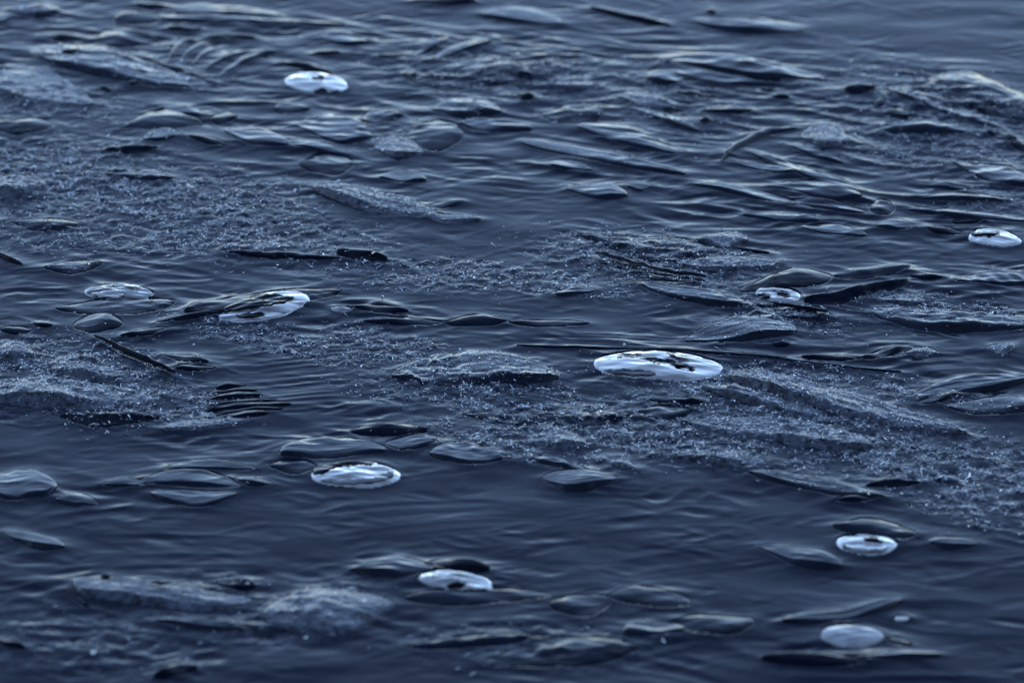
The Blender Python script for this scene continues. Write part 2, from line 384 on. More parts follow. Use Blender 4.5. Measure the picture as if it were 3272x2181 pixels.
def squiggles(P, size=0.0026, thick=0.00034, seed=0, lift=0.0006):
    """many tiny bent hairs standing at points P: one mesh"""
    r = np.random.default_rng(seed); n = len(P); K = 3
    ang = r.normal(0, 0.95, n) + pi * r.integers(0, 2, n)
    ln = size * r.lognormal(-0.15, 0.6, n); curl = r.normal(0, 2.4, n); rise = np.abs(r.normal(0.0, 0.22, n))
    th = thick * r.lognormal(-0.2, 0.5, n)
    pts = np.zeros((n, K, 3)); pts[:, 0] = P; pts[:, 0, 2] += lift * r.uniform(0.2, 1.6, n)
    a = ang.copy(); el = rise.copy()
    for k in range(1, K):
        st = ln / (K - 1)
        pts[:, k, 0] = pts[:, k - 1, 0] + st * np.cos(a) * np.cos(el)
        pts[:, k, 1] = pts[:, k - 1, 1] + st * np.sin(a) * np.cos(el) * 1.4
        pts[:, k, 2] = pts[:, k - 1, 2] + st * np.sin(el) * 0.8
        a = a + curl / K; el = el - 0.7 * rise
    dirv = pts[:, -1] - pts[:, 0]; dirv[:, 2] = 0; dirv /= np.linalg.norm(dirv, axis=1)[:, None] + 1e-9
    side = np.stack([-dirv[:, 1], dirv[:, 0], np.zeros(n)], -1)
    prof = np.array([0.6, 1.0, 0.3]); roll = r.normal(0, 0.16, n)
    V = np.zeros((n, K, 3, 3))
    for k in range(K):
        w = (th * prof[k])[:, None]
        V[:, k, 0] = pts[:, k] + side * w; V[:, k, 1] = pts[:, k] - side * w
        V[:, k, 0, 2] += w[:, 0] * roll; V[:, k, 1, 2] -= w[:, 0] * roll
        V[:, k, 2] = pts[:, k]; V[:, k, 2, 2] -= w[:, 0] * 0.9
    base = (np.arange(n) * K * 3)[:, None, None, None]
    kk = (np.arange(K - 1) * 3)[None, :, None, None]
    jj = np.arange(3)[None, None, :, None]
    quad = np.concatenate([base + kk + jj, base + kk + (jj + 1) % 3, base + kk + 3 + (jj + 1) % 3, base + kk + 3 + jj], -1)
    return V.reshape(-1, 3), quad.reshape(-1, 4)

def points_on(V, F, n, seed, front_bias=0.0):
    r = np.random.default_rng(seed)
    a = V[F[:, 0]]; b = V[F[:, 1]]; c = V[F[:, 2]]; d = V[F[:, 3]]
    ar = np.linalg.norm(np.cross(c - a, d - b), axis=1)
    cen = (a + b + c + d) / 4
    w = ar * np.where(cen[:, 2] > sample(H0, cen[:, 0], cen[:, 1]) + 0.0003, 1, 0.02) + 1e-12
    f = r.choice(len(F), n, p=w / w.sum())
    u = r.random((n, 1)); v = r.random((n, 1))
    return a[f] * (1 - u) * (1 - v) + b[f] * u * (1 - v) + c[f] * u * v + d[f] * (1 - u) * v

SEED = [0]
def leaf(name, cat, kind, x0, y0, x1, y1, wu, wl, h, label, fuzz=0, m=None, group=None, parent=None, **kw):
    SEED[0] += 1
    if kind == 'plate': wu *= 1.15
    if kind == 'dome' and m is None and fuzz < 0.6: kw.setdefault('dome_p', 1.2); kw.setdefault('men', 0.0009); h *= 0.8
    V, F = leaf_mesh(x0, y0, x1, y1, wu, wl, h * 0.00054, kind, seed=SEED[0], **kw)
    if m is None: m = 'crust' if fuzz >= 0.6 else ('sunken' if kind == 'dome' else 'leaf')
    o = mesh_obj(name, V, F, M[m], parent)
    if parent is None: tag(o, label, cat, group)
    if fuzz:
        area = abs(x1 - x0) * (wu + wl) * 0.7
        n = int(area * fuzz * 0.030)
        if n > 8:
            P = points_on(V, F, n, SEED[0])
            SV, SF = squiggles(P, seed=SEED[0])
            f = mesh_obj('fuzz', SV, SF, M['fuzz'], o, smooth=False); f['kind'] = 'stuff'
    return o

# ------------------------------------------------------------------ what lies in the liquid
# name, category, profile, spine from (x0,y0) to (x1,y1), half widths behind / in front of the spine, height in mm, label, options
T_FAR = [
 ('leaf','leaf','plate',25,36,192,32,15,14,5,'pale crusted leaf with a dark tip in the top left corner',dict(fuzz=1)),
 ('leaf','leaf','plate',-20,66,32,60,10,9,4,'small dark-fronted leaf cut off by the left edge, under the corner leaf',{}),
 ('leaf','leaf','dome',435,17,530,25,7,9,4,'small dark leaf touching the top edge, left of the long grass blades',dict(m='dark')),
 ('grass_blade','grass blade','plate',510,36,900,54,7,6,2.5,'upper of two long parallel grass blades near the top, left of centre',dict(front=.3)),
 ('grass_blade','grass blade','plate',515,63,890,76,8,8,3,'lower of two long parallel grass blades near the top, left of centre',dict(front=.3)),
 ('leaf','leaf','dome',535,94,645,97,6,9,4,'short dark leaf just below the two long grass blades',dict(m='dark')),
 ('leaf','leaf','dome',612,136,716,117,8,9,4,'left one of two dark leaf tips pointing at each other above the fan frond',dict(m='dark')),
 ('leaf','leaf','dome',718,120,816,122,7,8,4,'right one of two dark leaf tips pointing at each other above the fan frond',dict(m='dark')),
 ('leaf','leaf','dome',365,66,512,66,26,14,5,'smooth rounded dark leaf under the liquid, left of the long grass blades',dict(q=.5)),
 ('leaf','leaf','dome',308,128,505,126,30,28,6,'wide smooth dark leaf bulging below the rounded one, upper left',dict(q=.5)),
 ('leaf','leaf','plate',95,168,680,274,34,42,7,'long crusted leaf sloping down to a dark pointed tip at the fan frond',dict(fuzz=.4,front=.3,p=.8)),
 ('leaf','leaf','plate',-50,268,300,335,48,40,6,'crusted wedge-shaped leaf entering from the left edge, upper left',dict(fuzz=.8)),
 ('debris_lump','lump','dome',318,285,372,286,9,8,5,'left of two black crumbs under the long crusted leaf',dict(m='dark')),
 ('debris_lump','lump','dome',402,272,454,274,8,8,5,'right of two black crumbs under the long crusted leaf',dict(m='dark')),
 ('debris_lump','lump','dome',168,128,222,124,8,9,4,'dark crumb above the long crusted leaf, upper left',dict(m='dark')),
 ('debris_lump','lump','dome',195,180,262,182,9,10,4,'dark pitted crumb on the left end of the long crusted leaf',dict(m='dark',lift=.004)),
 ('leaf','leaf','dome',375,412,655,398,48,22,7,'broad dark peaked leaf below the fan frond, left of the far bubble',dict(q=.8)),
 ('leaf','leaf','plate',500,338,660,372,12,14,4,'narrow pale leaf lying along the shoulder of the broad dark peaked leaf',{}),
 ('leaf','leaf','dome',672,388,760,378,22,12,5,'curled leaf end right beside the broad dark peaked leaf',{}),
 ('leaf','leaf','dome',-40,402,168,402,24,25,6,'smooth dark dome-shaped leaf at the left edge above the crust field',dict(q=.5)),
 ('leaf','leaf','slab',335,482,505,474,9,13,7,'black boat-shaped leaf at the edge of the left crust field',dict(m='dark',fuzz=.12)),
 ('leaf','leaf','plate',458,446,582,436,16,14,4,'pale crumbly leaf just behind the black boat-shaped leaf',dict(fuzz=.5)),
 ('leaf','leaf','dome',600,440,732,470,10,11,5,'dark folded leaf right of the black boat-shaped leaf',dict(m='dark')),
 ('leaf','leaf','plate',718,424,930,466,24,22,6,'smooth grey leaf with a black front edge, below left of the far bubble',dict(front=.3)),
 ('leaf','leaf','plate',880,455,1110,495,12,10,3,'tapering grey tail blade behind the smooth black-edged leaf',{}),
 ('leaf','leaf','dome',872,352,992,350,20,16,5,'dark oval leaf straight below the far bubble',{}),
 ('leaf','leaf','plate',942,404,1190,440,52,24,6,'triangular leaf with pale edges, below right of the far bubble',dict(p=1.2)),
 ('leaf','leaf','dome',955,528,1130,525,34,32,6,'smooth dark dome-shaped leaf between the triangular leaf and the crust field',dict(q=.5)),
 ('leaf','leaf','dome',898,204,1060,236,9,9,6,'dark leaf strip lying right behind the far bubble',dict(m='dark')),
 ('leaf','leaf','plate',1025,122,1184,134,20,14,5,'black-fronted oval leaf above right of the far bubble',dict(front=.3)),
 ('leaf','leaf','dome',1003,176,1088,173,6,7,3.5,'short dark leaf sliver between the far bubble and the oval leaf',dict(m='dark')),
 ('leaf','leaf','dome',935,72,1102,83,7,8,3.5,'long dark leaf sliver near the top, above the oval leaf',dict(m='dark')),
 ('leaf','leaf','dome',1318,6,1522,9,12,14,7,'black lump of leaf cut off by the top edge, centre',dict(m='dark')),
 ('leaf','leaf','plate',1525,46,1800,80,28,9,5,'pale slanting leaf with a black front edge near the top centre',dict(front=.3)),
 ('twig','twig','tube',1885,28,2142,86,7,8,6,'straight black twig slanting down right near the top edge',dict(m='dark')),
 ('leaf','leaf','plate',1342,204,1575,136,13,11,5,'longer of two ribbed leaflets slanting up right of the far bubble',dict(front=.3)),
 ('leaf','leaf','plate',1312,182,1440,126,11,10,4,'shorter of two ribbed leaflets slanting up right of the far bubble',dict(front=.3)),
 ('leaf','leaf','dome',1208,180,1294,178,6,8,3.5,'short dark leaf sliver left of the two ribbed leaflets',dict(m='dark')),
 ('leaf','leaf','dome',1290,262,1705,246,52,30,8,'large crusted mound of leaf below the two ribbed leaflets',dict(fuzz=.5,q=.5)),
 ('debris_lump','lump','dome',1284,245,1335,250,13,14,6,'small curled dark knob at the left end of the large crusted mound',dict(m='dark')),
 ('leaf','leaf','plate',1738,274,1908,276,16,13,5,'crusted oval leaf with a dark front, right end of the crusted mound',dict(fuzz=.7,front=.3)),
 ('leaf','leaf','plate',1380,352,1605,362,34,22,8,'thick pale rolled leaf with a black underside, upper centre',dict(fuzz=.35,front=.4)),
 ('debris_lump','lump','dome',1650,306,1708,314,13,14,6,'round dark curled knob right of the thick pale rolled leaf',dict(m='dark')),
 ('leaf','leaf','plate',1466,396,1702,412,14,26,7,'crisp lens-shaped leaf with a thick black front edge, upper centre',dict(front=.35)),
 ('leaf','leaf','dome',1285,452,1482,436,56,36,8,'large smooth dark dome left of the crisp lens-shaped leaf',dict(q=.5,men=.0016)),
 ('leaf','leaf','dome',1148,392,1290,374,26,20,6,'small dark dome ringed with crust, left of the large smooth dome',dict(fuzz=.15)),
 ('debris_lump','lump','plate',1195,476,1352,488,28,22,7,'pale crusted lump at the foot of the large smooth dome',dict(fuzz=1.2)),
 ('leaf','leaf','dome',1728,368,1938,352,26,36,6,'dark arched leaf with a pale back rim, upper centre right',dict(q=.5,fuzz=.15)),
 ('leaf','leaf','plate',1972,312,2160,352,24,16,7,'crusted pale leaf slanting down right, right of the arched leaf',dict(fuzz=.9)),
 ('leaf','leaf','plate',2010,340,2240,420,12,12,4,'narrow ridged leaf trailing below the crusted pale slanting leaf',dict(fuzz=.5)),
 ('leaf','leaf','plate',1662,456,2190,560,14,20,7,'long leaf with a black front edge running down right across upper centre',dict(p=.75,front=.4,fuzz=.06)),
 ('leaf','leaf','plate',1845,412,2100,462,24,18,6,'broad ribbed leaf lying behind the long black-edged leaf',dict(front=.3)),
 ('leaf','leaf','plate',1928,446,2200,492,14,14,4,'slim ribbed leaf between the broad ribbed leaf and the long black-edged leaf',dict(front=.35)),
 ('leaf','leaf','plate',1758,532,1894,544,14,11,4.5,'short dark-fronted leaf tucked below the long black-edged leaf',dict(front=.35)),
 ('leaf','leaf','plate',2066,252,2184,256,20,13,6,'blunt block-like leaf left of the broad pale band of leaf',dict(q=.35)),
 ('debris_lump','lump','dome',2090,200,2148,202,16,14,7,'dark pointed knob above the blunt block-like leaf',dict(m='dark')),
 ('leaf','leaf','plate',2080,184,2640,250,20,22,6,'broad pale smooth band of leaf sloping across the upper right',dict(front=.12)),
 ('leaf','leaf','plate',2098,222,2420,268,16,14,4,'second pale leaf lying in front of the broad pale band',dict(front=.12)),
 ('leaf','leaf','dome',2162,300,2288,306,7,9,4.5,'black leaf sliver below the left end of the broad pale band',dict(m='dark')),
 ('twig','twig','plate',2225,72,2570,96,13,18,8,'wavy log-like twig with a black underside near the top right',dict(bow=-8,q=.35,front=.5)),
 ('debris_lump','lump','dome',2252,40,2292,42,12,8,5,'tiny knob on the liquid behind the wavy log-like twig',{}),
 ('debris_lump','lump','dome',2428,284,2474,286,7,7,4.5,'left of two dark crumbs in front of the broad pale band',dict(m='dark')),
 ('debris_lump','lump','dome',2468,312,2522,316,7,7,4.5,'right of two dark crumbs in front of the broad pale band',dict(m='dark')),
 ('debris_lump','lump','slab',2698,292,2798,286,12,16,9,'black knobbly lump at the right end of the broad pale band',dict(m='dark',fuzz=.15)),
 ('debris_lump','lump','dome',2780,328,2826,330,13,10,6,'small curled dark knob under the black knobbly lump',dict(m='dark')),
 ('leaf','leaf','dome',2960,262,3340,360,48,62,10,'large crust-topped leaf bulging at the right edge, upper right',dict(fuzz=.35,q=.5)),
 ('leaf','leaf','plate',2835,292,3190,412,18,18,6,'long crusted strip of leaf slanting down right along the bulging leaf',dict(fuzz=.5,front=.4)),
 ('debris_lump','lump','dome',3152,428,3250,452,14,14,7,'upper black lump at the lower end of the long crusted strip',dict(m='dark')),
 ('debris_lump','lump','dome',3222,462,3310,492,13,13,7,'lower black lump cut by the right edge below the crusted strip',dict(m='dark')),
 ('leaf','leaf','plate',2826,366,2934,376,12,11,4.5,'short leaf between the curled knob and the straight-edged blade, upper right',dict(front=.35)),
 ('leaf','leaf','plate',2812,412,3086,422,9,17,7,'straight-edged blade with a long black front face, upper right',dict(q=.3,front=.7,fuzz=.08)),
 ('debris_lump','lump','plate',2552,442,2720,456,38,30,7,'crumbly crusted lump left of the straight-edged blade',dict(fuzz=1.0,m='crust')),
 ('twig','twig','tube',2304,516,2545,415,9,10,5,'curved pale leaf stem arching up right, right of the long black-edged leaf',dict(path=[(2335,482),(2400,445),(2460,422)],q=.3)),
 ('leaf','leaf','dome',2236,360,2404,358,6,8,4.5,'black leaf sliver above the curved pale leaf stem',dict(m='dark')),
 ('debris_lump','lump','dome',2236,392,2298,390,11,12,6,'dark round knob under the black sliver, above the curved stem',dict(m='dark')),
]
T_MID_UP = [
 ('leaf','leaf','plate',2500,462,2695,522,9,10,4.5,'thin upper blade of the leaf fan right of the curved stem',dict(front=.4)),
 ('leaf','leaf','plate',2392,490,2750,612,16,17,6,'large middle leaf of the fan right of the curved stem',dict(front=.3)),
 ('leaf','leaf','plate',2345,522,2560,560,12,10,5,'left-hand dark-edged blade of the fan below the curved stem',dict(front=.35)),
 ('leaf','leaf','plate',2445,600,2755,632,22,24,7,'lens-shaped lowest leaf of the fan with a black front edge',dict(front=.3)),
 ('leaf','leaf','plate',2205,590,2565,656,13,13,5,'long slim leaf slanting into the lens-shaped lowest leaf of the fan',dict(front=.4)),
 ('leaf','leaf','plate',2500,642,2765,684,11,12,5,'slim dark-edged leaf in front of the lowest leaf of the fan',dict(front=.4)),
 ('leaf','leaf','plate',2372,690,2625,708,12,12,5,'wavy dark-edged leaf below the fan, above the small striped bubble',dict(front=.4)),
 ('leaf','leaf','plate',2560,730,2770,752,16,14,3,'faint rumpled leaf right of the wavy dark-edged leaf',{}),
 ('leaf','leaf','dome',2770,664,2862,664,32,24,6,'smooth dark bump at the right end of the leaf fan',dict(q=.5)),
 ('leaf','leaf','plate',2798,726,2918,730,20,9,4,'small pale almond-shaped leaf left of the right-edge bubble',dict(front=.2)),
 ('leaf','leaf','plate',3036,520,3310,588,28,28,7,'large grey leaf with a dark front edge at the right edge',dict(front=.25)),
 ('leaf','leaf','plate',3060,505,3240,535,8,8,4,'thin blade lying along the back of the large grey right-edge leaf',dict(front=.4)),
 ('grass_blade','grass blade','plate',2948,592,3105,606,7,9,4,'topmost of the stacked horizontal blades above the right-edge bubble',dict(front=.5)),
 ('grass_blade','grass blade','plate',2912,632,3235,646,7,12,5,'second of the stacked horizontal blades above the right-edge bubble',dict(front=.5)),
 ('grass_blade','grass blade','plate',2892,672,3310,708,7,14,5.5,'long third blade of the stack, running off the right edge',dict(front=.5)),
 ('grass_blade','grass blade','dome',3038,713,3148,711,3,5,3,'short black blade directly behind the right-edge bubble',dict(m='dark')),
 ('leaf','leaf','dome',2960,735,3080,748,10,9,4.5,'dark leaf edge running into the left side of the right-edge bubble',dict(m='dark')),
 ('leaf','leaf','plate',2238,768,2392,770,22,20,6,'crumbly leaf tip at the right of the wide crusted mound',dict(fuzz=.7)),
 ('twig','twig','tube',2330,790,2460,812,4,5,4,'thin black twig below the crumbly leaf tip',dict(m='dark')),
 ('leaf','leaf','plate',2175,848,2498,842,16,20,5,'crusted leaf lying in front of the thin black twig',dict(fuzz=.6)),
 ('leaf','leaf','dome',2358,936,2660,888,34,26,8,'smooth dark shell-like leaf behind the small striped bubble',dict(q=.5,m='dark',men=.0014)),
 ('leaf','leaf','slab',2662,884,2908,856,8,22,6,'dark tapering leaf edge right of the shell-like leaf',dict(q=.5)),
 ('leaf','leaf','slab',2568,966,2900,904,9,26,11,'long black slab of leaf leaning right from the small striped bubble',dict(m='dark',q=.45,p=.85)),
 ('leaf','leaf','dome',2908,886,3012,893,6,9,4.5,'small black leaf at the upper end of the black slab',dict(m='dark')),
 ('leaf','leaf','plate',2028,904,2424,982,16,26,7,'flat striated leaf with a crumbly black front, left of the small striped bubble',dict(front=.3,fuzz=.12)),
 ('leaf','leaf','plate',2395,984,2645,1014,18,24,6,'crumpled crusted leaf just below the small striped bubble',dict(fuzz=.55)),
 ('leaf','leaf','plate',2185,1090,2548,1062,58,18,8,'broad crumpled leaf with a dark right tip, above the largest bubble',dict(fuzz=.3,p=1.3)),
 ('twig','twig','tube',2470,984,2645,1018,4,4,4,'thin black twig lying on the crumpled crusted leaf',dict(m='dark',lift=.004)),
 ('leaf','leaf','plate',2785,1000,3320,1036,22,36,8,'wide flat leaf with a crusted front running off the right edge',dict(front=.4,fuzz=.22,q=.45)),
 ('leaf','leaf','plate',2800,962,2958,966,14,12,5,'small crusted leaf behind the wide flat right-edge leaf',dict(fuzz=.6)),
 ('leaf','leaf','plate',3045,902,3300,904,20,13,4,'low rippled leaf at the right edge behind the wide flat leaf',dict(ribs=5,ribamp=.0004)),
 ('leaf','leaf','plate',1212,570,1364,578,17,13,6,'oval leaf with a dark front edge above the crusted leaf, centre',dict(front=.35)),
 ('leaf','leaf','plate',1000,606,1405,694,30,34,14,'heavily crusted leaf with a black crumbling front, centre left',dict(fuzz=1.3,front=.4)),
 ('leaf','leaf','plate',1345,690,1536,704,9,14,7,'blunt crusted leaf tail pointing right from the heavily crusted leaf',dict(fuzz=.6,front=.5)),
 ('leaf','leaf','plate',1360,664,1484,648,7,14,5,'small dark notched leaf above the blunt crusted tail',dict(front=.5)),
 ('leaf','leaf','plate',1808,608,2008,628,22,22,7,'crisp oval leaf standing alone right of centre, black front edge',dict(front=.28)),
 ('leaf','leaf','plate',1998,600,2086,600,10,12,4,'small leaf just right of the crisp lone oval leaf',{}),
 ('leaf','leaf','dome',1852,752,2310,800,30,50,8,'wide crusted mound of leaf right of centre',dict(fuzz=.4,q=.6)),
 ('leaf','leaf','slab',1075,816,1238,834,14,15,9,'thick black pod with white specks, centre left',dict(m='dark',fuzz=.18,q=.35)),
 ('twig','twig','tube',730,812,1095,832,7,8,5,'dark speckled stalk running left from the thick black pod',dict(m='dark',fuzz=.12)),
 ('leaf','leaf','plate',735,795,930,795,10,12,5,'crusted leaf edge lying behind the dark speckled stalk',dict(fuzz=1.2,front=.5)),
 ('twig','twig','tube',1900,826,2255,902,4,5,4,'pale thin stem slanting across the wide crusted mound',dict(path=[(2010,855),(2120,886)],q=.3,lift=.005)),
 ('leaf','leaf','plate',1776,944,1904,932,9,12,4.5,'small ridged leaf in front of the pale thin stem',dict(front=.35)),
 ('leaf','leaf','dome',1415,1034,1625,1026,18,16,7,'low dark hump of leaf right of the banded bubble',dict(q=.6,fuzz=.06)),
 ('leaf','leaf','dome',1620,1030,1885,1036,10,14,5,'long low dark leaf trailing right from the low hump',{}),
 ('leaf','leaf','dome',1128,990,1306,998,12,12,6,'dark streaked leaf right of the banded bubble',dict(m='dark')),
 ('leaf','leaf','dome',1150,1030,1420,1032,10,10,5,'thin dark ridge between the banded bubble and the low hump',{}),
 ('leaf','leaf','plate',-40,602,148,590,22,36,12,'crusted leaf with a black crumbling front at the left edge',dict(fuzz=1.1,front=.4)),
 ('leaf','leaf','plate',330,556,562,572,15,12,5,'flat leaf with a dark front edge inside the left crust field',dict(fuzz=.25,front=.4)),
 ('leaf','leaf','dome',18,706,255,716,16,28,6,'low crust-flecked mound near the left edge above the clear bubble',dict(fuzz=.3)),
 ('twig','twig','tube',-14,814,72,850,6,7,5,'short black twig at the left edge above the clear bubble',dict(m='dark')),
 ('leaf','leaf','dome',140,858,328,842,15,26,6,'small crusted mound above left of the clear bubble',dict(fuzz=.25)),
 ('leaf','leaf','dome',178,985,560,966,22,34,6,'wide dark arched leaf in front of the clear bubble',dict(q=.6,fuzz=.05)),
 ('leaf','leaf','dome',235,1046,392,1038,36,26,7,'smooth dark pod below the clear bubble',dict(q=.5,fuzz=.05)),
 ('leaf','leaf','dome',2,1056,106,1058,13,11,5,'small dark arched leaf at the left edge, lower than the clear bubble',dict(fuzz=.15)),
 ('leaf','leaf','dome',106,1038,168,1042,6,7,4,'tiny dark leaf left of the smooth dark pod',dict(m='dark')),
 ('leaf','leaf','dome',588,1003,1092,930,36,26,9,'long black swelling of leaf that carries the banded bubble',dict(m='dark',q=.6,men=.0014)),
 ('leaf','leaf','dome',490,1038,725,1008,8,9,5,'slim black blade left below the banded bubble',dict(m='dark')),
 ('leaf','leaf','dome',385,1080,530,1056,8,10,5,'dark blade tip left of the slim black blade',dict(m='dark')),
]
